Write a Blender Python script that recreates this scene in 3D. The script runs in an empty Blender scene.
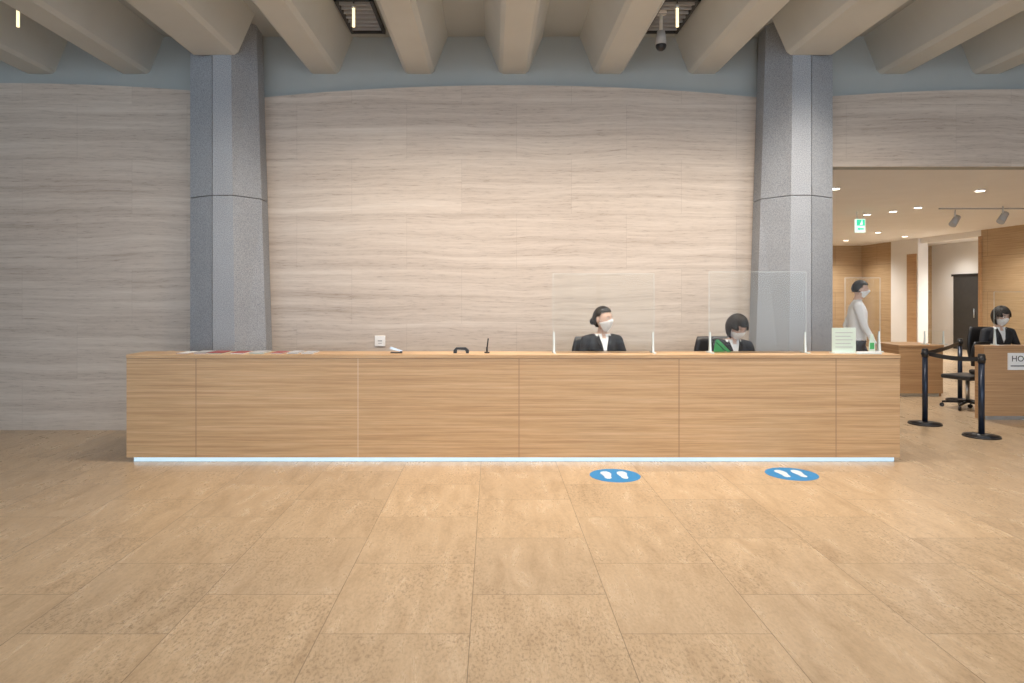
import bpy, bmesh, math, random
from mathutils import Vector, Matrix, Euler
random.seed(4)
scene = bpy.context.scene
F=683.0; CX=492.0; HY=294.0; H=1.55
def PX(px,Y): return (px-CX)*Y/F
def PZ(py,Y): return H-(py-HY)*Y/F
# ---------------------------------------------------------------- materials
def newmat(name):
    m=bpy.data.materials.new(name); m.use_nodes=True
    nt=m.node_tree; b=nt.nodes['Principled BSDF']
    return m,nt,b
def simple(name,col,rough=0.5,metal=0.0,var=0.06,scale=8.0,emis=0.0,ecol=None,spec=0.5):
    m,nt,b=newmat(name)
    tc=nt.nodes.new('ShaderNodeTexCoord'); n=nt.nodes.new('ShaderNodeTexNoise')
    n.inputs['Scale'].default_value=scale; n.inputs['Detail'].default_value=4
    nt.links.new(tc.outputs['Object'],n.inputs['Vector'])
    r=nt.nodes.new('ShaderNodeValToRGB')
    r.color_ramp.elements[0].position=0.3; r.color_ramp.elements[1].position=0.7
    r.color_ramp.elements[0].color=tuple(max(0,c*(1-var)) for c in col)+(1,)
    r.color_ramp.elements[1].color=tuple(min(1,c*(1+var)) for c in col)+(1,)
    nt.links.new(n.outputs['Fac'],r.inputs['Fac']); nt.links.new(r.outputs['Color'],b.inputs['Base Color'])
    b.inputs['Roughness'].default_value=rough; b.inputs['Metallic'].default_value=metal
    b.inputs['Specular IOR Level'].default_value=spec
    if emis>0:
        b.inputs['Emission Color'].default_value=(ecol or col)+(1,); b.inputs['Emission Strength'].default_value=emis
    return m
def math_node(nt,op,a,b=None):
    n=nt.nodes.new('ShaderNodeMath'); n.operation=op
    for i,v in enumerate((a,b)):
        if v is None: continue
        if isinstance(v,(int,float)): n.inputs[i].default_value=v
        else: nt.links.new(v,n.inputs[i])
    return n.outputs[0]
def mixc(nt,fac,a,b,mode='MIX'):
    n=nt.nodes.new('ShaderNodeMix'); n.data_type='RGBA'; n.blend_type=mode
    def s(i,v):
        if isinstance(v,(int,float)): n.inputs[i].default_value=v
        elif isinstance(v,tuple): n.inputs[i].default_value=v if len(v)==4 else v+(1,)
        else: nt.links.new(v,n.inputs[i])
    s(0,fac); s(6,a); s(7,b); return n.outputs[2]
def ramp(nt,fac,stops):
    r=nt.nodes.new('ShaderNodeValToRGB'); e=r.color_ramp.elements
    while len(e)<len(stops): e.new(0.5)
    for i,(p,c) in enumerate(stops):
        e[i].position=p; e[i].color=c if len(c)==4 else c+(1,)
    nt.links.new(fac,r.inputs['Fac']); return r.outputs['Color']
def noise(nt,vec,scale,detail=6,rough=0.6,dist=0.0):
    n=nt.nodes.new('ShaderNodeTexNoise'); n.inputs['Scale'].default_value=scale
    n.inputs['Detail'].default_value=detail; n.inputs['Roughness'].default_value=rough
    n.inputs['Distortion'].default_value=dist; nt.links.new(vec,n.inputs['Vector']); return n.outputs['Fac']
def mapping(nt,vec,loc=(0,0,0),rot=(0,0,0),scale=(1,1,1)):
    m=nt.nodes.new('ShaderNodeMapping'); m.inputs['Location'].default_value=loc
    m.inputs['Rotation'].default_value=rot; m.inputs['Scale'].default_value=scale
    nt.links.new(vec,m.inputs['Vector']); return m.outputs['Vector']
def brick(nt,vec,w,h,mortar,off=0.5,c1=(0,0,0),c2=(1,1,1)):
    b=nt.nodes.new('ShaderNodeTexBrick'); b.offset=off; b.offset_frequency=2; b.squash=1
    b.inputs['Scale'].default_value=1; b.inputs['Brick Width'].default_value=w; b.inputs['Row Height'].default_value=h
    b.inputs['Mortar Size'].default_value=mortar; b.inputs['Mortar Smooth'].default_value=0.1
    b.inputs['Color1'].default_value=c1+(1,); b.inputs['Color2'].default_value=c2+(1,); b.inputs['Mortar'].default_value=(.5,.5,.5,1)
    nt.links.new(vec,b.inputs['Vector']); return b
def combine(nt,x,y,z):
    c=nt.nodes.new('ShaderNodeCombineXYZ')
    for i,v in enumerate((x,y,z)):
        if isinstance(v,(int,float)): c.inputs[i].default_value=v
        else: nt.links.new(v,c.inputs[i])
    return c.outputs[0]
def position(nt):
    g=nt.nodes.new('ShaderNodeNewGeometry'); s=nt.nodes.new('ShaderNodeSeparateXYZ')
    nt.links.new(g.outputs['Position'],s.inputs[0]); return s.outputs

def floor_mat():
    m,nt,b=newmat('floor_travertine'); P=position(nt)
    u=math_node(nt,'ADD',P[1],0.149); v=math_node(nt,'ADD',P[0],0.10)
    vec=combine(nt,u,v,0.0)
    br=brick(nt,vec,0.816,0.689,0.0018)
    sep=nt.nodes.new('ShaderNodeSeparateColor'); nt.links.new(br.outputs['Color'],sep.inputs[0])
    rnd=sep.outputs[0]
    zoff=math_node(nt,'MULTIPLY',rnd,17.0)
    v1=combine(nt,math_node(nt,'MULTIPLY',P[0],6.5),math_node(nt,'MULTIPLY',P[1],1.5),zoff)
    n1=noise(nt,v1,1.4,10,0.70,0.4)
    v0=combine(nt,math_node(nt,'MULTIPLY',P[0],1.0),math_node(nt,'MULTIPLY',P[1],0.5),zoff)
    n0=noise(nt,v0,2.2,4,0.55,0.3)
    v2=combine(nt,math_node(nt,'MULTIPLY',P[0],44.0),math_node(nt,'MULTIPLY',P[1],20.0),zoff)
    n2=noise(nt,v2,1.6,6,0.75,0.2)
    c=ramp(nt,n1,[(0.30,(0.42,0.30,0.185)),(0.44,(0.505,0.375,0.24)),(0.56,(0.56,0.425,0.28)),(0.72,(0.62,0.485,0.335))])
    gate=ramp(nt,n0,[(0.40,(1,1,1)),(0.58,(0.12,0.12,0.12))])
    pit=ramp(nt,n2,[(0.38,(1,1,1)),(0.50,(0,0,0))])
    pm=math_node(nt,'MULTIPLY',math_node(nt,'MULTIPLY',gate,pit),0.60)
    c=mixc(nt,pm,c,(0.23,0.155,0.09))
    fine=ramp(nt,n2,[(0.3,(0.88,0.88,0.88)),(0.7,(1.07,1.07,1.07))])
    c=mixc(nt,1.0,c,fine,'MULTIPLY')
    tint=ramp(nt,rnd,[(0.0,(0.93,0.93,0.94)),(1.0,(1.06,1.05,1.04))])
    c=mixc(nt,1.0,c,tint,'MULTIPLY')
    c=mixc(nt,math_node(nt,'MULTIPLY',br.outputs['Fac'],0.8),c,(0.12,0.085,0.055))
    nt.links.new(c,b.inputs['Base Color'])
    rr=ramp(nt,n1,[(0.3,(0.34,)*3),(0.7,(0.25,)*3)]); nt.links.new(rr,b.inputs['Roughness'])
    b.inputs['Specular IOR Level'].default_value=0.5
    return m
def wall_mat():
    m,nt,b=newmat('wall_travertine'); P=position(nt)
    vec=combine(nt,P[0],P[2],0.0)
    vec=mapping(nt,vec,loc=(0.97,0.04,0))
    br=brick(nt,vec,1.25,0.625,0.0016)
    sep=nt.nodes.new('ShaderNodeSeparateColor'); nt.links.new(br.outputs['Color'],sep.inputs[0]); rnd=sep.outputs[0]
    warp=noise(nt,combine(nt,math_node(nt,'MULTIPLY',P[0],0.5),P[2],0),0.9,3,0.5)
    zz=math_node(nt,'ADD',P[2],math_node(nt,'MULTIPLY',warp,0.22))
    v1=combine(nt,math_node(nt,'MULTIPLY',P[0],0.20),math_node(nt,'MULTIPLY',zz,7.5),math_node(nt,'MULTIPLY',rnd,0.2))
    n1=noise(nt,v1,1.6,10,0.72,0.2)
    v2=combine(nt,math_node(nt,'MULTIPLY',P[0],6),math_node(nt,'MULTIPLY',zz,65),0)
    n2=noise(nt,v2,1.0,6,0.75)
    c=ramp(nt,n1,[(0.28,(0.395,0.32,0.26)),(0.43,(0.52,0.44,0.37)),(0.55,(0.59,0.51,0.435)),(0.72,(0.68,0.61,0.535))])
    gate=ramp(nt,n1,[(0.44,(1,1,1)),(0.62,(0,0,0))]); pit=ramp(nt,n2,[(0.36,(1,1,1)),(0.46,(0,0,0))])
    c=mixc(nt,math_node(nt,'MULTIPLY',math_node(nt,'MULTIPLY',gate,pit),0.55),c,(0.28,0.215,0.165))
    c=mixc(nt,1.0,c,ramp(nt,n2,[(0.3,(0.92,)*3),(0.7,(1.05,)*3)]),'MULTIPLY')
    c=mixc(nt,1.0,c,ramp(nt,rnd,[(0,(0.98,0.975,0.975)),(1,(1.02,1.02,1.02))]),'MULTIPLY')
    c=mixc(nt,math_node(nt,'MULTIPLY',br.outputs['Fac'],0.42),c,(0.25,0.20,0.16))
    nt.links.new(c,b.inputs['Base Color']); b.inputs['Roughness'].default_value=0.42
    return m
def wood_mat(name,base,dark,light,seams=None,rough=0.38):
    m,nt,b=newmat(name); P=position(nt)
    v1=combine(nt,math_node(nt,'MULTIPLY',P[0],0.55),math_node(nt,'MULTIPLY',P[1],0.55),math_node(nt,'MULTIPLY',P[2],30.0))
    n1=noise(nt,v1,1.5,9,0.68,0.25)
    v2=combine(nt,math_node(nt,'MULTIPLY',P[0],4),math_node(nt,'MULTIPLY',P[1],4),math_node(nt,'MULTIPLY',P[2],170.0))
    n2=noise(nt,v2,1.0,4,0.6)
    c=ramp(nt,n1,[(0.31,dark),(0.5,base),(0.70,light)])
    c=mixc(nt,1.0,c,ramp(nt,n2,[(0.3,(0.88,)*3),(0.7,(1.08,)*3)]),'MULTIPLY')
    if seams:
        w,h,ox,oz=seams
        s=math_node(nt,'ADD',P[0],P[1])
        br=brick(nt,mapping(nt,combine(nt,s,P[2],0),loc=(ox,oz,0)),w,h,0.006,0.5)
        c=mixc(nt,math_node(nt,'MULTIPLY',br.outputs['Fac'],0.5),c,tuple(x*0.4 for x in dark))
    nt.links.new(c,b.inputs['Base Color']); b.inputs['Roughness'].default_value=rough
    return m
def granite_mat():
    m,nt,b=newmat('column_granite'); g=nt.nodes.new('ShaderNodeNewGeometry')
    n1=noise(nt,g.outputs['Position'],110,3,0.8); n2=noise(nt,g.outputs['Position'],2.0,4,0.5)
    c=ramp(nt,n1,[(0.33,(0.20,0.22,0.245)),(0.5,(0.345,0.37,0.405)),(0.68,(0.49,0.52,0.56))])
    c=mixc(nt,1.0,c,ramp(nt,n2,[(0.3,(0.93,)*3),(0.7,(1.05,)*3)]),'MULTIPLY')
    nt.links.new(c,b.inputs['Base Color']); b.inputs['Roughness'].default_value=0.75
    bp=nt.nodes.new('ShaderNodeBump'); bp.inputs['Strength'].default_value=0.25; bp.inputs['Distance'].default_value=0.004
    nt.links.new(n1,bp.inputs['Height']); nt.links.new(bp.outputs[0],b.inputs['Normal'])
    return m
def acrylic_mat():
    m=bpy.data.materials.new('acrylic_clear'); m.use_nodes=True; nt=m.node_tree; nt.nodes.clear()
    o=nt.nodes.new('ShaderNodeOutputMaterial'); t=nt.nodes.new('ShaderNodeBsdfTransparent'); t.inputs[0].default_value=(0.985,0.995,0.99,1)
    g=nt.nodes.new('ShaderNodeBsdfGlossy'); g.inputs['Roughness'].default_value=0.02
    f=nt.nodes.new('ShaderNodeFresnel'); f.inputs[0].default_value=1.16
    s=nt.nodes.new('ShaderNodeMixShader'); nt.links.new(f.outputs[0],s.inputs[0]); nt.links.new(t.outputs[0],s.inputs[1]); nt.links.new(g.outputs[0],s.inputs[2]); nt.links.new(s.outputs[0],o.inputs[0])
    return m
M={}
M['floor']=floor_mat(); M['trav']=wall_mat(); M['granite']=granite_mat(); M['acrylic']=acrylic_mat()
M['acryl_edge']=simple('acrylic_edge',(0.70,0.78,0.78),0.2)
M['counter']=wood_mat('counter_oak',(0.585,0.375,0.195),(0.44,0.26,0.125),(0.70,0.485,0.285))
M['desk']=wood_mat('desk_oak',(0.48,0.29,0.15),(0.38,0.21,0.10),(0.56,0.36,0.20))
M['woodwall']=wood_mat('wall_oak_panel',(0.48,0.34,0.20),(0.39,0.265,0.145),(0.56,0.41,0.26),seams=(2.2,0.8,0,0))
M['seam']=simple('dark_seam',(0.05,0.04,0.035),0.8)
M['seamlight']=simple('counter_seam',(0.72,0.58,0.42),0.5)
M['seambrown']=simple('counter_seam_brown',(0.33,0.20,0.11),0.6)
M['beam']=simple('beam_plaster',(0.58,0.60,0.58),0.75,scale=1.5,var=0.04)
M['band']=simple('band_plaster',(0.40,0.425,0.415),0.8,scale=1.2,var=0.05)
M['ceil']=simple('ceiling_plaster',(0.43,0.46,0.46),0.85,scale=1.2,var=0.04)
M['white']=simple('white_paint',(0.84,0.82,0.79),0.7,var=0.02,scale=2)
M['cream']=simple('ceiling_cream',(0.88,0.88,0.88),0.8,var=0.02,scale=2)
M['black']=simple('black_plastic',(0.018,0.018,0.02),0.4)
M['navy']=simple('navy_metal',(0.02,0.03,0.055),0.3,metal=0.3)
M['dark']=simple('dark_metal',(0.07,0.07,0.07),0.5,metal=0.4)
M['steel']=simple('brushed_steel',(0.62,0.66,0.70),0.3,metal=0.9)
M['plinth']=simple('plinth_bright_strip',(0.55,0.70,0.80),0.3,metal=0.2,emis=0.6,ecol=(0.60,0.84,1.0))  # pale bluish metal strip with mild emission
M['paper']=simple('paper_white',(0.85,0.86,0.86),0.7,var=0.01)
M['papergrey']=simple('paper_grey',(0.45,0.46,0.48),0.7,var=0.03)
M['palegreen']=simple('paper_pale_green',(0.70,0.82,0.72),0.6,var=0.02)
M['ink']=simple('ink_black',(0.03,0.03,0.03),0.7)
M['green']=simple('green_print',(0.08,0.45,0.15),0.6)
M['blue']=simple('sticker_blue',(0.015,0.24,0.56),0.45,var=0.03)
M['stickerw']=simple('sticker_white',(0.62,0.74,0.84),0.5,var=0.02)
M['red']=simple('red_print',(0.35,0.10,0.10),0.6)
M['glow']=simple('lamp_glow',(1.0,0.85,0.6),0.5,emis=1.6,ecol=(1.0,0.80,0.45),var=0)
M['glow2']=simple('downlight_glow',(1.0,0.9,0.75),0.5,emis=7.0,ecol=(1.0,0.9,0.75),var=0)
M['exit']=simple('exit_green',(0.05,0.6,0.35),0.5,emis=0.8,ecol=(0.05,0.75,0.4))
M['exitw']=simple('exit_white',(0.8,0.9,0.85),0.5,emis=0.9,ecol=(0.75,1,0.9))
M['skin']=simple('skin',(0.62,0.42,0.33),0.5,var=0.03,scale=20)
M['hair']=simple('hair_black',(0.016,0.012,0.010),0.5,var=0.3,scale=60)
M['suit']=simple('suit_black',(0.016,0.017,0.022),0.75,var=0.15,scale=40)
M['shirt']=simple('shirt_white',(0.80,0.81,0.83),0.8,var=0.02)
M['mask']=simple('face_mask_white',(0.86,0.87,0.88),0.8,var=0.01)
M['trouser']=simple('trousers_grey',(0.06,0.06,0.07),0.8)
M['shoe']=simple('shoe_black',(0.015,0.015,0.015),0.35)
M['eyew']=simple('eye_white',(0.8,0.8,0.8),0.3,var=0)
M['lip']=simple('lips',(0.45,0.17,0.14),0.5,var=0)
# ---------------------------------------------------------------- helpers
def link(o): scene.collection.objects.link(o); return o
def mesh(name,verts,faces,mat,smooth=False):
    me=bpy.data.meshes.new(name); me.from_pydata(verts,[],faces); me.update()
    bm=bmesh.new(); bm.from_mesh(me); bmesh.ops.recalc_face_normals(bm,faces=bm.faces); bm.to_mesh(me); bm.free()
    if mat: me.materials.append(mat)
    if smooth:
        for p in me.polygons: p.use_smooth=True
    return link(bpy.data.objects.new(name,me))
def box(name,x0,x1,y0,y1,z0,z1,mat,bev=0.0):
    v=[(x0,y0,z0),(x1,y0,z0),(x1,y1,z0),(x0,y1,z0),(x0,y0,z1),(x1,y0,z1),(x1,y1,z1),(x0,y1,z1)]
    f=[(0,3,2,1),(4,5,6,7),(0,1,5,4),(1,2,6,5),(2,3,7,6),(3,0,4,7)]
    o=mesh(name,v,f,mat)
    if bev:
        b=o.modifiers.new('bevel','BEVEL'); b.width=bev; b.segments=2; b.limit_method='ANGLE'
    return o
def prism_z(name,poly0,z0,z1,mat,poly1=None):
    poly1=poly1 or poly0; n=len(poly0)
    v=[(p[0],p[1],z0) for p in poly0]+[(p[0],p[1],z1) for p in poly1]
    f=[tuple(range(n))[::-1],tuple(range(n,2*n))]+[(i,(i+1)%n,(i+1)%n+n,i+n) for i in range(n)]
    return mesh(name,v,f,mat)
def prism_y(name,poly,y0,y1,mat):
    n=len(poly); v=[(p[0],y0,p[1]) for p in poly]+[(p[0],y1,p[1]) for p in poly]
    f=[tuple(range(n))[::-1],tuple(range(n,2*n))]+[(i,(i+1)%n,(i+1)%n+n,i+n) for i in range(n)]
    return mesh(name,v,f,mat)
def cyl(name,p0,p1,r0,mat,r1=None,seg=24):
    p0=Vector(p0);p1=Vector(p1);r1=r0 if r1 is None else r1
    bm=bmesh.new(); d=p1-p0
    bmesh.ops.create_cone(bm,cap_ends=True,segments=seg,radius1=r0,radius2=r1,depth=d.length)
    q=d.to_track_quat('Z','Y'); bmesh.ops.transform(bm,matrix=Matrix.Translation((p0+p1)/2)@q.to_matrix().to_4x4(),verts=bm.verts)
    me=bpy.data.meshes.new(name); bm.to_mesh(me); bm.free(); me.materials.append(mat)
    for p in me.polygons: p.use_smooth=len(p.vertices)<=4
    return link(bpy.data.objects.new(name,me))
def ball(name,c,r,mat,scale=(1,1,1)):
    bm=bmesh.new(); bmesh.ops.create_uvsphere(bm,u_segments=24,v_segments=14,radius=r)
    bmesh.ops.scale(bm,vec=scale,verts=bm.verts); bmesh.ops.translate(bm,vec=c,verts=bm.verts)
    me=bpy.data.meshes.new(name); bm.to_mesh(me); bm.free(); me.materials.append(mat)
    for p in me.polygons: p.use_smooth=True
    return link(bpy.data.objects.new(name,me))
def group(name,parts,loc=(0,0,0),mat4=None):
    e=bpy.data.objects.new(name,None); e.empty_display_size=0.1; link(e)
    if mat4 is None:
        e.location=loc
        inv=Matrix.Translation(Vector(loc)).inverted()
        for p in parts:
            p.parent=e; p.matrix_parent_inverse=inv
    else:
        e.matrix_world=mat4
        for p in parts: p.parent=e
    return e
def text(name,s,size,loc,rot,mat):
    c=bpy.data.curves.new(name,'FONT'); c.body=s; c.size=size; c.extrude=0.0005; c.align_x='CENTER'; c.align_y='CENTER'
    c.materials.append(mat); o=link(bpy.data.objects.new(name,c)); o.location=loc; o.rotation_euler=rot; return o

# ---------------------------------------------------------------- room shell
WY=7.77     # travertine face
box('floor',-12,14,-8,21,-0.1,0.0,M['floor'])
def bay(name,x0,x1,zf,zb=0.0,y0=WY,y1=WY+0.05,n=24):
    poly=[(x0,zb),(x1,zb)]+[(x1+(x0-x1)*i/n, zf(1-i/n)) for i in range(n+1)]
    return prism_y(name,poly,y0,y1,M['trav'])
arch=lambda t: 3.775+0.15*(1-(2*t-1)**2)
bay('wall_back_center',-2.72,3.15,arch)
bay('wall_back_left',-11.9,-2.72,lambda t: 3.80+0.15*(1-(max(0,min(1,1-(1-t)*1.6))*2-1)**2) if t>0.375 else 3.8)
bay('wall_back_lintel',3.15,11.9,lambda t: 3.74+0.14*(1-(2*min(t*1.5,1)-1)**2),zb=3.0)
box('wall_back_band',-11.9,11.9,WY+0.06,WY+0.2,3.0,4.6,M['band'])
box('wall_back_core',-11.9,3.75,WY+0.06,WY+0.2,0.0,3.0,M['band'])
box('wall_left',-12.1,-11.9,-8,WY+0.2,0,4.6,M['band'])
box('wall_right',11.9,12.1,-8,WY+0.2,0,4.6,M['trav'])
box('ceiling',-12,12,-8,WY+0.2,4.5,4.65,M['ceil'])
parts=[]
for i in range(12):
    x=-11.9+i*2.163; parts.append(box('mullion_%d'%i,x-0.05,x+0.05,-8.0,-7.85,0,4.5,M['dark']))
parts.append(box('transom',-11.9,11.9,-8.0,-7.85,2.6,2.68,M['dark']))
group('window_1',parts,(0,-8,0))
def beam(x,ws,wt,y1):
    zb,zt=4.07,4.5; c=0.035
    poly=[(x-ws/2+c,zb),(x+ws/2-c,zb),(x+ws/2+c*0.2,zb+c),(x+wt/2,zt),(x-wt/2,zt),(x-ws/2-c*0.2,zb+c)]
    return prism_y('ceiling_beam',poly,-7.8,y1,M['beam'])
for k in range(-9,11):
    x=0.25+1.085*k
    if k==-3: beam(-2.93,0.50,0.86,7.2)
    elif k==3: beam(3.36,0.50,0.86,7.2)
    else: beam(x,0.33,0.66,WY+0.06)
def column(mir,dx):
    def tr(pts): return [((-p[0] if mir else p[0])+dx,p[1]) for p in pts]
    A=(-3.27,7.765);A2=(-3.27,7.40);B=(-2.95,7.2);C=(-2.70,7.2);D=(-2.45,7.5);E=(-2.47,7.765)
    parts=[]
    for nm,z0,z1 in(('lower',0.0,2.587),('upper',2.595,4.5)):
        def T(p,z,s): return (p[0]-s*0.14*z/4.5,p[1])
        def polyR(z): return tr([(B[0]+0.004,B[1]),T(C,z,0.4),T(D,z,1),T(E,z,1),(B[0]+0.004,7.765)])
        def polyL(z): return tr([A,A2,(B[0]-0.004,B[1]+0.002),(B[0]-0.004,7.765)])
        parts.append(prism_z(nm+'_inner',polyR(z0),z0,z1,M['granite'],polyR(z1)))
        parts.append(prism_z(nm+'_outer',polyL(z0),z0,z1,M['granite']))
    parts.append(prism_z('joint_core',tr([(-3.2,7.76),(-3.2,7.43),(-2.95,7.22),(-2.80,7.22),(-2.70,7.45),(-2.70,7.76)]),0,4.49,M['seam']))
    group('column',parts,((3.2 if mir else -3.2),7.5,0))
column(False,0.0); column(True,0.42)

# ---------------------------------------------------------------- back room (right)
RX=11.1
box('ceiling_annex',3.8,14.0,WY+0.2,20.7,3.0,3.15,M['cream'])
box('wall_annex_left',3.6,3.75,WY+0.2,20.7,0,3.0,M['cream'])
box('wall_annex_far',3.75,14.0,20.5,20.7,0,3.0,M['woodwall'])
box('wall_annex_right_near',RX,RX+0.15,WY+0.2,15.5,0,3.0,M['woodwall'])
box('wall_annex_right_header',RX,RX+0.15,15.5,17.7,2.86,3.0,M['white'])
box('wall_annex_right_far',RX,RX+0.15,18.9,20.5,0,3.0,M['woodwall'])
box('wall_annex_right_pier',RX-0.06,RX+0.2,17.7,18.9,0,3.0,M['white'])
box('door_1',RX-0.08,RX-0.06,17.75,18.15,0,2.6,M['desk'])
box('trim_1',RX-0.04,RX+0.16,15.46,15.54,0,2.86,M['desk'])
box('wall_corridor',13.2,13.3,12,20.5,0,3.0,M['white'])
yd0=683*13.2/(980-492); yd1=683*13.2/(955-492)
parts=[box('leaf',13.15,13.2,yd0,yd1,0,2.05,M['dark']),box('frame_head',13.13,13.2,yd0-0.06,yd1+0.06,2.05,2.11,M['black']),cyl('handle',(13.12,yd0+0.12,0.9),(13.12,yd0+0.12,1.15),0.012,M['steel'])]
group('door_2',parts,(13.17,(yd0+yd1)/2,0))
def downlight(px,py,r=0.055):
    Y=F*(3.0-H)/(HY-py); x=PX(px,Y)
    group('recessed_downlight',[cyl('trim_ring',(x,Y,2.985),(x,Y,3.0),r*1.3,M['white']),cyl('lens',(x,Y,2.98),(x,Y,2.986),r,M['glow2'])],(x,Y,3.0))
for p in((835,188),(980,190),(918,207),(893,211),(867,214),(878,232),(846,240),(905,236)): downlight(*p)
def spotlight(px,py,Y):
    x=PX(px,Y); z=2.84
    group('track_spotlight',[cyl('stem',(x,Y,z),(x,Y,3.0),0.012,M['steel']),cyl('can',(x-0.06,Y-0.02,z-0.10),(x+0.06,Y+0.02,z+0.05),0.06,M['papergrey'],0.05)],(x,Y,3.0))
spotlight(955,225,11.8); spotlight(1003,213,11.3)
group('lighting_track',[box('rail',PX(940,11.5),PX(1060,11.5),11.5,11.54,2.98,3.0,M['papergrey'])],(8.6,11.5,3))
Y=12.0; x0=PX(856,Y);x1=PX(865.5,Y);z0=PZ(232.5,Y);z1=PZ(219,Y);zm=(z0+z1)/2
group('exit_sign',[box('case',x0,x1,Y,Y+0.05,z0,z1,M['exitw'],0.004),box('green_running_panel',x0+0.012,x1-0.012,Y-0.004,Y,zm,z1-0.012,M['exit']),
  box('arrow',x0+0.03,x1-0.03,Y-0.004,Y,z0+0.05,z0+0.075,M['exit']),mesh('arrow_head',[(x0+0.02,Y-0.004,z0+0.0625),(x0+0.06,Y-0.004,z0+0.095),(x0+0.06,Y-0.004,z0+0.03)],[(0,1,2)],M['exit']),
  ball('figure_head',(0.5*(x0+x1)+0.02,Y-0.005,z1-0.035),0.012,M['exitw'],(1,0.2,1)),
  mesh('figure_body',[(x0+0.06,Y-0.006,zm+0.01),(x0+0.075,Y-0.006,zm+0.01),(x0+0.11,Y-0.006,zm+0.07),(x0+0.09,Y-0.006,zm+0.075),(x0+0.12,Y-0.006,zm+0.02)],[(0,1,2,3),(1,4,2)],M['exitw']),
  cyl('rod_1',(x0+0.03,Y+0.025,z1),(x0+0.03,Y+0.025,3.0),0.006,M['steel']),cyl('rod_2',(x1-0.03,Y+0.025,z1),(x1-0.03,Y+0.025,3.0),0.006,M['steel'])],((x0+x1)/2,Y,z0))

# ---------------------------------------------------------------- ceiling hatches + hanging lamps + camera
gapx=lambda k: 0.25+1.085*(k+0.5)
for k in (-5,-2,1,4):
    gx=gapx(k)
    w=0.19
    ps=[box('frame_l',gx-w,gx-w+0.03,6.75,7.62,4.45,4.5,M['dark']),box('frame_r',gx+w-0.03,gx+w,6.75,7.62,4.45,4.5,M['dark']),
        box('frame_far',gx-w,gx+w,7.59,7.62,4.45,4.5,M['dark']),box('frame_near',gx-w,gx+w,6.75,6.78,4.45,4.5,M['dark']),
        box('recess',gx-w+0.03,gx+w-0.03,6.78,7.59,4.49,4.5,M['papergrey'])]
    for i in range(7):
        y=6.86+i*0.11
        ps.append(box('slat_%d'%i,gx-w+0.03,gx+w-0.03,y,y+0.012,4.455,4.485,M['papergrey']))
    group('ceiling_grille',ps,(gx,7.2,4.5))
    lx=gx+(0.02 if k<0 else -0.06)
    if k==4: lx=PX(989,6.7)
    if k==-5: lx=PX(18,6.7)
    group('pendant_lamp',[cyl('cord',(lx,6.7,4.36),(lx,6.7,4.5),0.008,M['dark']),cyl('tube',(lx,6.7,4.17),(lx,6.7,4.36),0.014,M['glow']),cyl('cap',(lx,6.7,4.35),(lx,6.7,4.39),0.022,M['steel'])],(lx,6.7,4.5))
cx,cy=PX(661,7.1),7.1
group('security_camera',[cyl('mount',(cx,cy,4.46),(cx,cy,4.5),0.06,M['white']),cyl('stem',(cx,cy,4.28),(cx,cy,4.47),0.018,M['white']),cyl('housing',(cx,cy,4.14),(cx,cy,4.28),0.06,M['papergrey'],0.04),ball('dome',(cx,cy,4.13),0.055,M['black'])],(cx,cy,4.5))

# ---------------------------------------------------------------- reception counter
FY=6.3
cxl,cxr=PX(126.5,FY),PX(900,FY); ctop=PZ(354.5,FY)
parts=[box('front_panel',cxl,cxr,FY,FY+0.05,0.042,ctop-0.035,M['counter']),
       box('ledge_top',cxl-0.003,cxr+0.003,FY-0.004,FY+0.36,ctop-0.035,ctop,M['counter'],0.003),
       box('end_left',cxl,cxl+0.05,FY+0.05,FY+0.85,0.042,ctop-0.035,M['counter']),
       box('end_right',cxr-0.05,cxr,FY+0.05,FY+0.85,0.042,ctop-0.035,M['counter']),
       box('ledge_riser',cxl+0.05,cxr-0.05,FY+0.32,FY+0.35,0.74,ctop-0.035,M['counter']),
       box('work_top',cxl+0.05,cxr-0.05,FY+0.05,FY+0.72,0.70,0.74,M['counter']),
       box('plinth',PX(134,FY+.03),PX(894,FY+.03),FY+0.03,FY+0.10,0.0,0.042,M['plinth'])]
for px in(196,358,519,679,836):
    x=PX(px,FY); parts.append(box('seam_%d'%px,x-0.003,x+0.003,FY-0.0015,FY+0.001,0.045,ctop-0.037,M['seamlight'] if px in(358,) else M['seambrown']))
parts.append(box('painted_shadow_gap',cxl,cxr,FY-0.0012,FY+0.001,ctop-0.040,ctop-0.036,M['seambrown']))  # solid brown strip, its colour stands in for the shadow line under the ledge
group('reception_counter',parts,((cxl+cxr)/2,FY+0.3,0))

ps=[]; x=PX(178,6.4); i=0
cols=[M['paper'],M['papergrey'],M['paper'],M['paper'],M['red'],M['papergrey'],M['paper'],M['palegreen']]
while x<PX(318,6.4):
    w=random.uniform(0.10,0.15); h=random.uniform(0.006,0.018)
    for j in range(3):
        ps.append(box('leaflet_%d_%d'%(i,j),x+random.uniform(0,.01),x+w,6.34+random.uniform(0,.02),6.58,ctop+j*h/3,ctop+(j+1)*h/3-0.0005,random.choice(cols)))
    x+=w+random.uniform(0.01,0.09); i+=1
group('brochure_stacks',ps,(PX(250,6.4),6.46,ctop))
nx,nz=PX(380,7.76),PZ(341,7.76)
group('wall_notice',[box('plate',nx-0.06,nx+0.06,7.755,7.77,nz-0.06,nz+0.06,M['paper'],0.004),box('mark_1',nx-0.025,nx+0.025,7.753,7.756,nz-0.005,nz+0.01,M['papergrey']),box('mark_2',nx-0.02,nx+0.02,7.753,7.756,nz-0.03,nz-0.022,M['papergrey'])],(nx,7.76,nz))
tx=PX(461,6.45)
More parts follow.
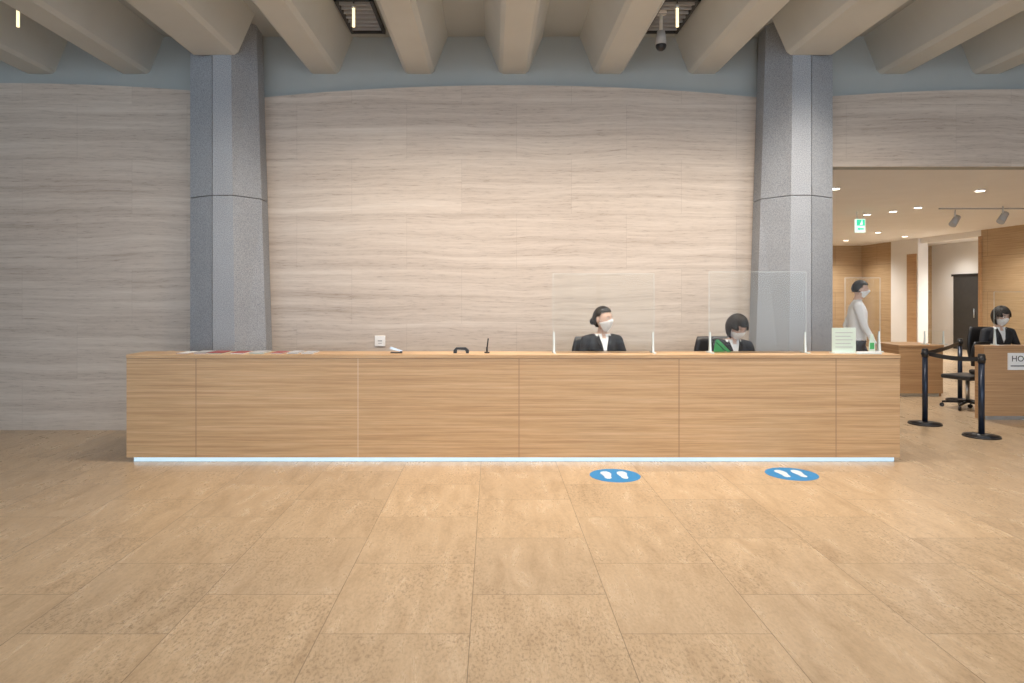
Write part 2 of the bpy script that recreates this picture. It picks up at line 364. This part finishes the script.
pts=[(-0.07,0),(-0.07,0.03),(-0.045,0.055),(0.045,0.055),(0.075,0.03),(0.075,0),(0.05,0),(0.04,0.03),(-0.035,0.035),(-0.04,0)]
group('tape_dispenser',[prism_y('body',[(tx+a,ctop+b) for a,b in pts],6.42,6.48,M['black'])],(tx,6.45,ctop))
tx=PX(487,6.45)
group('pen_stand',[cyl('base',(tx,6.45,ctop),(tx,6.45,ctop+0.012),0.025,M['black']),cyl('holder',(tx,6.45,ctop+0.01),(tx,6.45,ctop+0.06),0.009,M['black']),cyl('pen',(tx,6.45,ctop+0.04),(tx+0.012,6.44,ctop+0.14),0.007,M['black'])],(tx,6.45,ctop))
tx=PX(397,6.45)
group('stapler',[box('base',tx-0.06,tx+0.05,6.43,6.46,ctop,ctop+0.012,M['dark'],0.003),prism_y('arm',[(tx-0.06,ctop+0.04),(tx+0.05,ctop+0.014),(tx+0.05,ctop+0.026),(tx-0.06,ctop+0.062)],6.43,6.46,M['steel']),box('hinge',tx+0.03,tx+0.05,6.43,6.46,ctop+0.01,ctop+0.02,M['dark'])],(tx,6.45,ctop))
def screen(pxa,pxb,ptop,Y=6.46,zb=None,name='acrylic_screen',fd=0.09):
    zb=ctop if zb is None else zb
    xa,xb=PX(pxa,Y),PX(pxb,Y); zt=PZ(ptop,Y); ps=[]
    ps.append(box('sheet',xa,xb,Y-0.002,Y+0.002,zb+0.015,zt,M['acrylic']))
    ps.append(box('polished_edge_top',xa,xb,Y-0.002,Y+0.002,zt,zt+0.0026,M['acryl_edge']))
    for nm,x in(('edge_l',xa),('edge_r',xb)): ps.append(box(nm,x-0.0012,x+0.0012,Y-0.0022,Y+0.0022,zb+0.015,zt,M['acryl_edge']))
    for nm,x in(('foot_l',xa+0.01),('foot_r',xb-0.01)):
        ps.append(box(nm,x-0.012,x+0.012,Y-fd,Y+fd,zb,zb+0.012,M['acryl_edge'],0.002))
        ps.append(prism_z(nm+'_rib',[(x-0.009,Y-0.02),(x+0.009,Y-0.02),(x+0.009,Y+0.02),(x-0.009,Y+0.02)],zb+0.01,zb+0.20,M['acryl_edge'],[(x-0.005,Y-0.006),(x+0.005,Y-0.006),(x+0.005,Y+0.006),(x-0.005,Y+0.006)]))
    group(name,ps,((xa+xb)/2,Y,zb))
screen(553,654,274); screen(709,806,272); screen(845,880,278,Y=6.58,fd=0.06)
def sign(xc,Y,zb,w,h,mat,name,lines=4):
    ps=[box('board',xc-w/2,xc+w/2,Y,Y+0.006,zb+0.01,zb+h,mat,0.001),box('foot',xc-w/2,xc+w/2,Y-0.03,Y+0.05,zb,zb+0.01,M['acryl_edge'])]
    for i in range(lines):
        z=zb+h*(0.80-0.14*i); ps.append(box('line_%d'%i,xc-w*0.36,xc+w*(0.36-0.08*(i%2)),Y-0.0015,Y,z,z+0.005,M['papergrey']))
    group(name,ps,(xc,Y,zb))
sign(PX(844,6.42),6.42,ctop,0.225,0.24,M['palegreen'],'notice_stand',5)
bx=PX(872,6.42)
group('green_mascot_card',[prism_y('card',[(bx-0.03,ctop+0.005),(bx+0.03,ctop+0.005),(bx+0.027,ctop+0.10),(bx+0.012,ctop+0.18),(bx-0.01,ctop+0.18),(bx-0.027,ctop+0.09)],6.42,6.426,M['palegreen']),
   box('green_print',bx-0.02,bx+0.02,6.418,6.42,ctop+0.04,ctop+0.10,M['green']),box('foot',bx-0.035,bx+0.035,6.40,6.45,ctop,ctop+0.006,M['palegreen'])],(bx,6.42,ctop))
fx=PX(866,6.34)
group('flyer_tray',[box('tray',fx-0.09,fx+0.14,6.325,6.36,ctop,ctop+0.014,M['acryl_edge'],0.003),box('flyers',fx-0.08,fx+0.13,6.33,6.355,ctop+0.014,ctop+0.024,M['paper'])],(fx,6.34,ctop))
gx=PX(722,6.52)
ps=[mesh('cover',[(gx-0.06,6.54,ctop+0.11),(gx+0.06,6.56,ctop+0.003),(gx+0.10,6.56,ctop+0.003),(gx-0.03,6.54,ctop+0.125)],[(0,1,2,3)],M['green']),
    mesh('pages',[(gx-0.07,6.55,ctop+0.003),(gx+0.05,6.565,ctop+0.003),(gx-0.055,6.545,ctop+0.10)],[(0,1,2)],M['green'])]
for o in ps:
    s=o.modifiers.new('s','SOLIDIFY'); s.thickness=0.004
group('green_booklet',ps,(gx,6.55,ctop))

# ---------------------------------------------------------------- floor stickers
def foot_shape(cx,cy,s,mir,z):
    prof=[(-0.035,0.0),(-0.045,0.05),(-0.04,0.10),(-0.02,0.135),(0.01,0.14),(0.035,0.12),(0.045,0.08),(0.035,0.03),(0.028,-0.02),(0.03,-0.07),(0.015,-0.10),(-0.01,-0.10),(-0.028,-0.07),(-0.028,-0.03)]
    return [(cx+(-a if mir else a)*s,cy+b*s,z) for a,b in prof]
for px,py in((615,475.5),(791.5,474)):
    Y=F*H/(py-HY); x=PX(px,Y)
    ps=[cyl('disc',(x,Y,0.0),(x,Y,0.0015),0.215,M['blue'],seg=64)]
    for i,m_ in enumerate((False,True)):
        v=foot_shape(x+(-0.07 if not m_ else 0.07),Y-0.01,1.0,not m_,0.0022); ps.append(mesh('footprint_%d'%i,v,[tuple(range(len(v)))],M['stickerw']))
    group('floor_marker_sticker',ps,(x,Y,0))

# ---------------------------------------------------------------- stanchions
def stanchion(x,Y,top=0.90):
    ps=[cyl('base_plate',(x,Y,0),(x,Y,0.018),0.18,M['black'],0.175,48),cyl('base_dome',(x,Y,0.018),(x,Y,0.035),0.165,M['black'],0.04,48),
        cyl('post',(x,Y,0.03),(x,Y,top-0.1),0.03,M['navy']),cyl('cassette',(x,Y,top-0.10),(x,Y,top-0.015),0.036,M['black']),cyl('cap',(x,Y,top-0.015),(x,Y,top),0.036,M['black'],0.028)]
    for i,a in enumerate((0,90,180,270)):
        ca,sa=math.cos(math.radians(a)),math.sin(math.radians(a)); ps.append(cyl('clip_%d'%i,(x+ca*.03,Y+sa*.03,top-0.06),(x+ca*.045,Y+sa*.045,top-0.06),0.012,M['black'],seg=8))
    return group('stanchion_post',ps,(x,Y,0))
S1=(PX(925,8.14),8.14);S2=(PX(981.5,7.42),7.42);S3=(PX(960,9.95),9.95)
for s in(S1,S2,S3): stanchion(*s)
def belt(a,b,top=0.90):
    n=12; v=[];f=[]
    for i in range(n+1):
        t=i/n; sag=0.02*4*t*(1-t); x=a[0]+(b[0]-a[0])*t; y=a[1]+(b[1]-a[1])*t
        v+=[(x,y,top-0.085-sag),(x,y,top-0.035-sag)]
        if i<n: f.append((2*i,2*i+2,2*i+3,2*i+1))
    o=mesh('webbing',v,f,M['black']); s=o.modifiers.new('s','SOLIDIFY'); s.thickness=0.003
    group('barrier_belt',[o],((a[0]+b[0])/2,(a[1]+b[1])/2,top-0.06))
belt((S1[0]+.03,S1[1]-.03),(S2[0]-.01,S2[1]+.035))
belt((S1[0]+.01,S1[1]+.035),(S3[0]-.03,S3[1]-.03))

# ---------------------------------------------------------------- annex desks
def desk(name,x0,x1,Y,depth,h,work=None):
    ps=[box('front',x0,x1,Y,Y+0.04,0.05,h-0.03,M['desk']),box('top',x0-0.005,x1+0.01,Y-0.01,Y+depth,h-0.03,h,M['desk'],0.004),
        box('side_l',x0,x0+0.04,Y+0.04,Y+depth,0.0,h-0.03,M['desk']),box('side_r',x1-0.04,x1,Y+0.04,Y+depth,0.0,h-0.03,M['desk']),
        box('kick',x0+0.04,x1-0.04,Y+0.03,Y+0.06,0,0.05,M['steel'])]
    if work: ps.append(box('work_top',x0+0.35,x1,Y+depth,Y+work,0.70,0.73,M['desk'])); ps.append(box('work_leg',x0+0.35,x0+0.39,Y+depth,Y+work,0,0.70,M['desk']))
    return group(name,ps,((x0+x1)/2,Y+depth/2,0))
desk('service_desk',PX(984,8.4),7.9,8.4,0.16,0.915,0.55)
desk('service_desk',PX(899,10.3),PX(943,10.3),10.3,0.7,0.78)
box_s=[box('plate',PX(1008,8.39),PX(1036,8.39),8.385,8.399,PZ(370,8.39),PZ(353,8.39),M['paper'],0.001),
       text('caption','HO',0.10,(PX(1018,8.38),8.383,PZ(359,8.38)),(math.pi/2,0,0),M['ink']),
       box('underline',PX(1011,8.38),PX(1032,8.38),8.383,8.385,PZ(366.5,8.38),PZ(365.5,8.38),M['ink'])]
group('desk_sign',box_s,(PX(1018,8.39),8.39,0.7))
screen(994,1040,292,8.48,0.915,fd=0.06); screen(924,944,331,10.42,0.78)

# ---------------------------------------------------------------- office chair
def chair(x,y,rot,seat=0.52,backtop=1.10,bw=0.23):
    ps=[]
    ps.append(box('seat',-0.23,0.23,-0.22,0.20,seat-0.06,seat,M['black'],0.025))
    n=8; v=[];f=[]
    zs=[seat+0.14+(backtop-seat-0.14)*i/n for i in range(n+1)]
    for i,z in enumerate(zs):
        for j in range(9):
            u=-1+j/4; w=bw*(1-0.12*(i/n)**4)*(0.9+0.1*math.sin(math.pi*i/n))
            v.append((u*w,0.215+0.02*(i/n)-0.01*u*u,z))
    for i in range(n):
        for j in range(8): f.append((i*9+j,i*9+j+1,(i+1)*9+j+1,(i+1)*9+j))
    b=mesh('backrest',v,f,M['black'],True); s=b.modifiers.new('s','SOLIDIFY'); s.thickness=0.03; s.offset=0; ps.append(b)
    ps.append(cyl('back_support',(0,0.17,seat-0.04),(0,0.25,seat+0.28),0.02,M['black']))
    ps.append(cyl('gas_lift',(0,0,0.1),(0,0,seat-0.05),0.025,M['steel']))
    for i in range(5):
        a=math.radians(72*i+18); c,s_=math.cos(a),math.sin(a)
        ps.append(cyl('leg_%d'%i,(0,0,0.10),(0.29*c,0.29*s_,0.07),0.022,M['black'],0.014))
        ps.append(cyl('castor_%d'%i,(0.29*c-0.012*s_,0.29*s_+0.012*c,0.028),(0.29*c+0.012*s_,0.29*s_-0.012*c,0.028),0.028,M['black'],seg=16))
    return group('office_chair',ps,mat4=Matrix.Translation((x,y,0))@Matrix.Rotation(rot,4,'Z'))

# ---------------------------------------------------------------- people
def capsule(bm,p0,r0,p1,r1):
    p0=Vector(p0);p1=Vector(p1); d=p1-p0
    q=d.to_track_quat('Z','Y').to_matrix().to_4x4()
    bmesh.ops.create_cone(bm,cap_ends=True,segments=16,radius1=r0,radius2=r1,depth=d.length,matrix=Matrix.Translation((p0+p1)/2)@q)
    for p,r in((p0,r0),(p1,r1)): bmesh.ops.create_uvsphere(bm,u_segments=16,v_segments=10,radius=r*0.995,matrix=Matrix.Translation(p))
def loft(bm,levels,n=24):
    rings=[]
    for (x,y,z,hx,hy) in levels:
        r=[]
        for i in range(n):
            a=2*math.pi*i/n; c,s=math.cos(a),math.sin(a)
            c=math.copysign(abs(c)**0.8,c); s=math.copysign(abs(s)**0.9,s)
            r.append(bm.verts.new((x+hx*c,y+hy*s,z)))
        rings.append(r)
    for a,b in zip(rings,rings[1:]):
        for i in range(n): bm.faces.new((a[i],a[(i+1)%n],b[(i+1)%n],b[i]))
    bm.faces.new(rings[0][::-1]); bm.faces.new(rings[-1])
def hand(caps,wrist,direction,down,side):
    d=Vector(direction).normalized(); n=Vector(down).normalized(); n=(n-d*n.dot(d)).normalized(); s=d.cross(n).normalized()*side
    w=Vector(wrist)
    for t in(-0.027,-0.009,0.009,0.027):
        caps.append((w+s*t*0.6,0.016,w+d*0.085+s*t,0.0125))
    for t,l in zip((0.030,0.010,-0.010,-0.030),(0.072,0.080,0.074,0.058)):
        k=w+d*0.085+s*t; a=k+(d*0.95+n*0.3)*l*0.45; b=a+(d*0.75+n*0.65)*l*0.33; c=b+(d*0.45+n*0.85)*l*0.25
        caps+= [(k,0.0095,a,0.0088),(a,0.0088,b,0.008),(b,0.008,c,0.007)]
    k=w+d*0.025+s*0.028; a=k+(d*0.6+s*0.75+n*0.2)*0.035; b=a+(d*0.85+s*0.35+n*0.3)*0.03
    caps+=[(k,0.014,a,0.0105),(a,0.0105,b,0.0085)]
def body_mesh(name,levels,caps,classify,mats,voxel=0.0075):
    bm=bmesh.new(); loft(bm,levels)
    for c in caps: capsule(bm,*c)
    bmesh.ops.recalc_face_normals(bm,faces=bm.faces)
    me=bpy.data.meshes.new(name+'_tmp'); bm.to_mesh(me); bm.free()
    o=link(bpy.data.objects.new(name+'_tmp',me))
    r=o.modifiers.new('r','REMESH'); r.mode='VOXEL'; r.voxel_size=voxel
    s=o.modifiers.new('s','SMOOTH'); s.iterations=5; s.factor=0.5
    dg=bpy.context.evaluated_depsgraph_get(); m2=bpy.data.meshes.new_from_object(o.evaluated_get(dg))
    bpy.data.objects.remove(o)
    m2.materials.clear()
    for m in mats: m2.materials.append(m)
    for p in m2.polygons:
        p.use_smooth=True; p.material_index=classify(p.center,p.normal)
    m2.name=name
    return link(bpy.data.objects.new(name,m2))
def g(x,c,s): return math.exp(-((x-c)/s)**2)
def headpt(d,off=0.0):
    x,y,z=d
    X=0.076*x; Y=0.095*y; Z=0.118*z
    if z<0:
        t=-z; X*=1-0.30*t**1.6; Y*= (1-0.12*t) if y<0 else (1-0.40*t**1.2)
        if y<0: Y-=0.010*t
    if y>0: Y*=1.06
    if y<0:
        fr=-y
        Y-=fr*0.022*g(x,0,0.13)*g(z,-0.18,0.20)
        Y-=fr*0.007*g(x,0,0.35)*g(z,-0.92,0.16)
        Y-=fr*0.006*g(x,0,0.22)*g(z,-0.52,0.10)
        Y+=fr*0.007*(g(x,0.36,0.16)+g(x,-0.36,0.16))*g(z,0.05,0.12)
        Y-=fr*0.003*g(z,0.22,0.10)
    v=Vector((X,Y,Z)); n=Vector((x/0.076,y/0.095,z/0.118)).normalized()
    return v+n*off
def shell(name,mat,off,keep,thick=0.004,nu=72,nv=54,offf=None):
    bm=bmesh.new(); grid={}
    def vt(i,j):
        i%=nu
        if (i,j) not in grid:
            th=math.pi*j/nv; ph=2*math.pi*i/nu
            d=(math.sin(th)*math.cos(ph),math.sin(th)*math.sin(ph),math.cos(th))
            o=off+(offf(d) if offf else 0)
            grid[(i,j)]=bm.verts.new(headpt(d,o))
        return grid[(i,j)]
    for j in range(nv):
        for i in range(nu):
            th=math.pi*(j+.5)/nv; ph=2*math.pi*(i+.5)/nu
            d=(math.sin(th)*math.cos(ph),math.sin(th)*math.sin(ph),math.cos(th))
            if keep(d): bm.faces.new((vt(i,j),vt(i,j+1),vt(i+1,j+1),vt(i+1,j)))
    bmesh.ops.remove_doubles(bm,verts=bm.verts,dist=1e-5)
    bmesh.ops.recalc_face_normals(bm,faces=bm.faces)
    me=bpy.data.meshes.new(name); bm.to_mesh(me); bm.free(); me.materials.append(mat)
    for p in me.polygons: p.use_smooth=True
    o=link(bpy.data.objects.new(name,me))
    if thick: s=o.modifiers.new('s','SOLIDIFY'); s.thickness=thick; s.offset=1
    return o
strand=lambda d: 0.0012*math.sin(38*math.atan2(d[1],d[0])+3*d[2])
def make_head(hair='bun',mask=True):
    ps=[shell('head',M['skin'],0,lambda d:True,0)]
    for sx in(-1,1):
        e=headpt((sx*0.36,-0.93,0.05)); ps.append(ball('eye',(e.x,e.y+0.006,e.z),0.0115,M['eyew'],(1.15,0.9,0.75)))
        ps.append(ball('iris',(e.x,e.y-0.0035,e.z),0.0055,M['hair'],(1,0.5,1)))
        b=headpt((sx*0.38,-0.9,0.24),0.001); ps.append(ball('eyebrow',(b.x,b.y,b.z),0.014,M['hair'],(1.1,0.25,0.22)))
        ps.append(ball('ear',(sx*0.078,0.008,-0.005),0.03,M['skin'],(0.35,0.62,1.0)))
    l=headpt((0,-0.85,-0.52),0.001); ps.append(ball('mouth',(l.x,l.y+0.001,l.z),0.02,M['lip'],(1,0.3,0.3)))
    if mask:
        ps.append(shell('face_mask',M['mask'],0.007,lambda d: d[1]<-0.12 and -0.97<d[2]<(-0.02-0.22*abs(d[0])+0.06*g(d[0],0,0.2)) ,0.002))
        for sx in(-1,1):
            for zz,ze in((-0.012,0.025),(-0.075,-0.025)):
                p=headpt((sx*0.92,-0.3,zz/0.118),0.009); ps.append(cyl('ear_loop',p,(sx*0.082,0.012,ze),0.0014,M['mask'],seg=6))
    if hair=='bun':
        ps.append(shell('hair',M['hair'],0.008,lambda d: (d[2]>0.50-0.15*d[1]) or (d[1]>0.12 and d[2]>-0.62) or (d[1]>-0.25 and d[2]>0.28) ,0.006,nu=144,offf=strand))
        ps.append(ball('hair_bun',(0,0.125,-0.02),0.036,M['hair'],(1,0.85,1)))
        ps.append(ball('hair_knot',(0,0.105,-0.015),0.028,M['hair']))
    elif hair=='bob':
        ps.append(shell('hair',M['hair'],0.009,lambda d: d[2]>0.40+0.10*math.sin(9*d[0])*0.3 or (d[1]>-0.30-0.1*d[2] and d[2]>-0.80-0.05*math.sin(14*d[0])) or (abs(d[0])>0.60 and d[2]>0.05),0.010,nu=144,offf=lambda d:0.010*max(0,-d[2])+0.005*abs(d[0])+strand(d)))
    elif hair=='short':
        ps.append(shell('hair',M['hair'],0.006,lambda d: d[2]>0.52 or (d[1]>0.0 and d[2]>-0.35) or (d[1]>-0.2 and d[2]>0.2),0.006,nu=144,offf=strand))
    return ps
def place_head(ps,center,yaw,pitch,roll=0,s=1.0):
    m=Matrix.Translation(center)@Matrix.Rotation(yaw,4,'Z')@Matrix.Rotation(pitch,4,'X')@Matrix.Rotation(roll,4,'Y')@Matrix.Scale(s,4)
    for p in ps: p.data.transform(m)
def seated_woman(name,x,y,rot,hair,yaw,pitch,lean=0.0,dz=0.0,headroll=0.0,dhead=(0,0,0),s=1.03):
    L=lambda px,py,pz:(px,py-lean*max(0,pz-0.62),pz+dz*max(0,min(1,(pz-0.62)/0.4)))
    def lv(z,hx,hy,y0=0): p=L(0,y0,z); return (p[0],p[1],p[2],hx,hy)
    levels=[lv(0.50,.15,.11),lv(0.56,.18,.13),lv(0.66,.17,.12),lv(0.80,.130,.098),lv(0.90,.145,.108,-.008),lv(0.98,.160,.112,-.01),lv(1.05,.160,.098),lv(1.09,.145,.078),lv(1.125,.085,.060),lv(1.14,.055,.05)]
    nb=L(0,0.005,1.10); nt_=(nb[0]+dhead[0]*.6,nb[1]-0.03+dhead[1]*.8,nb[2]+0.10+dhead[2])
    caps=[(nb,0.050,nt_,0.047)]
    for sx in(-1,1):
        sh=L(sx*0.165,0.0,1.065); el=L(sx*0.235,-0.05,0.84)
        wr=(sx*0.10,-0.30-lean*0.3,0.80)
        caps+=[(L(sx*.08,0,1.085),0.055,sh,0.056),(sh,0.056,el,0.042),(el,0.042,wr,0.028)]
        hand(caps,wr,(-sx*0.25,-1,-0.08),(0,0.1,-1),-1 if sx>0 else 1)
        caps+=[((sx*0.09,-0.0,0.60),0.085,(sx*0.10,-0.40,0.57),0.060),((sx*0.10,-0.40,0.57),0.058,(sx*0.10,-0.36,0.10),0.036),((sx*0.10,-0.35,0.05),0.034,(sx*0.10,-0.52,0.03),0.026)]
    def cls(c,n):
        if c.z<0.115 : return 3
        if c.z<0.52 and c.y<-0.25: return 0
        if c.y< -0.28-lean*0.3-0.0 and c.z>0.72: return 0
        if c.z<0.62: return 2
        nbz=nb[2]
        if c.z>nbz+0.035 and abs(c.x)<0.11: return 0
        zv=nbz-0.17
        if n.y<-0.15 and c.z>zv and abs(c.x)<0.062*(c.z-zv)/(0.205)+0.002:
            return 0 if c.z>nbz-0.01 and abs(c.x)<0.02 else 1
        if c.z>nbz+0.012 and abs(c.x)<0.08: return 1
        return 2
    b=body_mesh('body',levels,caps,cls,[M['skin'],M['shirt'],M['suit'],M['shoe']])
    hp=make_head(hair); hc=(nt_[0]+dhead[0]*.4,nt_[1]-0.012+dhead[1]*.2,nt_[2]+0.083)
    place_head(hp,hc,yaw,pitch,headroll,s)
    lap=[]
    for sx in(-1,1):
        zz=nb[2]
        yfront=lambda z:L(0,-0.11,z)[1]
        v=[(sx*0.055,yfront(1.0)+0.045,zz+0.03),(sx*0.078,yfront(1.0)+0.028,zz-0.02),(sx*0.062,yfront(1.0)-0.006,zz-0.075),(sx*0.004,yfront(0.92)-0.014,zz-0.175),(sx*0.030,yfront(1.0)+0.004,zz-0.06)]
        o=mesh('lapel',v,[(0,1,4),(1,2,4),(2,3,4)],M['suit']); so=o.modifiers.new('s','SOLIDIFY'); so.thickness=0.006; so.offset=0; lap.append(o)
    return group(name,[b]+hp+lap,mat4=Matrix.Translation((x,y,0))@Matrix.Rotation(rot,4,'Z'))
W1=(PX(602,7.0),7.0); W2=(PX(730,7.0),7.0)
seated_woman('seated_woman_receptionist',W1[0],W1[1],0.12,'bun',math.radians(38),math.radians(-2),dz=0.01)
chair(W1[0]-0.04,W1[1]+0.02,0.1)
seated_woman('seated_woman_receptionist',W2[0],W2[1],0.05,'bob',math.radians(18),math.radians(28),lean=0.10,dz=-0.045,dhead=(0.02,-0.04,-0.02))
chair(W2[0]-0.06,W2[1]+0.04,0.05)
W3=(PX(997,9.15),9.15)
seated_woman('seated_woman_clerk',W3[0],W3[1],-0.05,'bob',math.radians(8),math.radians(14),lean=0.04,dz=-0.025,dhead=(0,-0.02,0))
chair(W3[0],W3[1]+0.03,0.0)
chair(PX(965,9.3),9.25,math.radians(200),0.46,0.92)

def walking_man(name,x,y,rot):
    lv=lambda z,hx,hy,y0=0:(0,y0,z,hx,hy)
    levels=[lv(0.84,.13,.10),lv(0.92,.160,.115),lv(1.0,.158,.115),lv(1.08,.15,.115),lv(1.2,.165,.122,-.005),lv(1.30,.18,.125,-.005),lv(1.37,.175,.105),lv(1.42,.15,.08),lv(1.45,.07,.06)]
    caps=[((0,0.005,1.42),0.055,(0,-0.03,1.53),0.052)]
    for sx in(-1,1):
        f=sx
        sh=(sx*0.185,0,1.385); el=(sx*0.235,0.10*f+0.02,1.11); wr=(sx*0.235,0.10*f-0.10,0.88)
        caps+=[((sx*.08,0,1.40),0.055,sh,0.06),(sh,0.06,el,0.046),(el,0.044,wr,0.029)]
        hand(caps,wr,(0,-0.25,-1),(-sx,0,0),1 if sx>0 else -1)
        hp=(sx*0.085,0,0.88); kn=(sx*0.095,-0.14*f-0.04,0.48); an=(sx*0.095,-0.22*f+0.06,0.09); toe=(sx*0.10,an[1]-0.17,0.035)
        caps+=[(hp,0.092,kn,0.062),(kn,0.06,an,0.042),((an[0],an[1]+0.02,0.05),0.045,toe,0.034)]
    def cls(c,n):
        if c.z<0.10: return 3
        if abs(c.x)>0.188 and c.z<0.90: return 0
        if c.z<0.93 and abs(c.x)<0.188: return 2
        if c.z>1.475: return 0
        return 1
    b=body_mesh('body',levels,caps,cls,[M['skin'],M['shirt'],M['trouser'],M['shoe']])
    h=make_head('short',True); place_head(h,(0,-0.04,1.615),0,math.radians(4),0,0.98)
    return group(name,[b]+h,mat4=Matrix.Translation((x,y,0))@Matrix.Rotation(rot,4,'Z'))
walking_man('walking_man',PX(857,9.3),9.3,math.radians(65))

# ---------------------------------------------------------------- lights
w=bpy.data.worlds.new('World'); scene.world=w; w.use_nodes=True
bg=w.node_tree.nodes['Background']; bg.inputs[0].default_value=(0.71,0.845,1.0,1); bg.inputs[1].default_value=3.7
def spot(x,y,z,e,col=(1.0,0.88,0.76),ang=130,rot=(0,0,0),r=0.2):
    l=bpy.data.lights.new('lamp_spot','SPOT'); l.energy=e; l.color=col; l.spot_size=math.radians(ang); l.spot_blend=1.0; l.shadow_soft_size=r
    o=link(bpy.data.objects.new('lamp_spot',l)); o.location=(x,y,z); o.rotation_euler=rot; return o
for k in (-5,-3,-2,-1,0,1,2,3,5):
    e=175 if -2<=k<=3 else 45
    spot(gapx(k),5.9,4.02,e,rot=(math.radians(12),0,0))
    spot(gapx(k),3.0,4.02,e*0.6)
for i,(x,y) in enumerate([(6,9.5),(8.5,10.5),(7,13),(10,14),(9,17.5),(10,19.5)]):
    spot(x,y,2.95,(200 if i<2 else 280),(1.0,0.95,0.88),150)  # includes two extra spots added to brighten the annex ceiling
spot(12.3,16.5,2.9,480,(1,0.96,0.90),150); spot(12.3,19,2.9,120,(1,0.96,0.90),150)
# ---------------------------------------------------------------- camera
cd=bpy.data.cameras.new('camera'); cam=link(bpy.data.objects.new('camera',cd))
cd.sensor_width=36; cd.lens=36*F/1024; cd.sensor_fit='HORIZONTAL'
cd.shift_x=(512-CX)/1024; cd.shift_y=-(341.5-HY)/1024
cam.location=(0,0,H); cam.rotation_euler=(math.pi/2,0,0); cd.clip_end=200
scene.camera=cam
try:
    scene.view_settings.view_transform='Standard'; scene.view_settings.look='None'
except Exception as ex: print(ex)
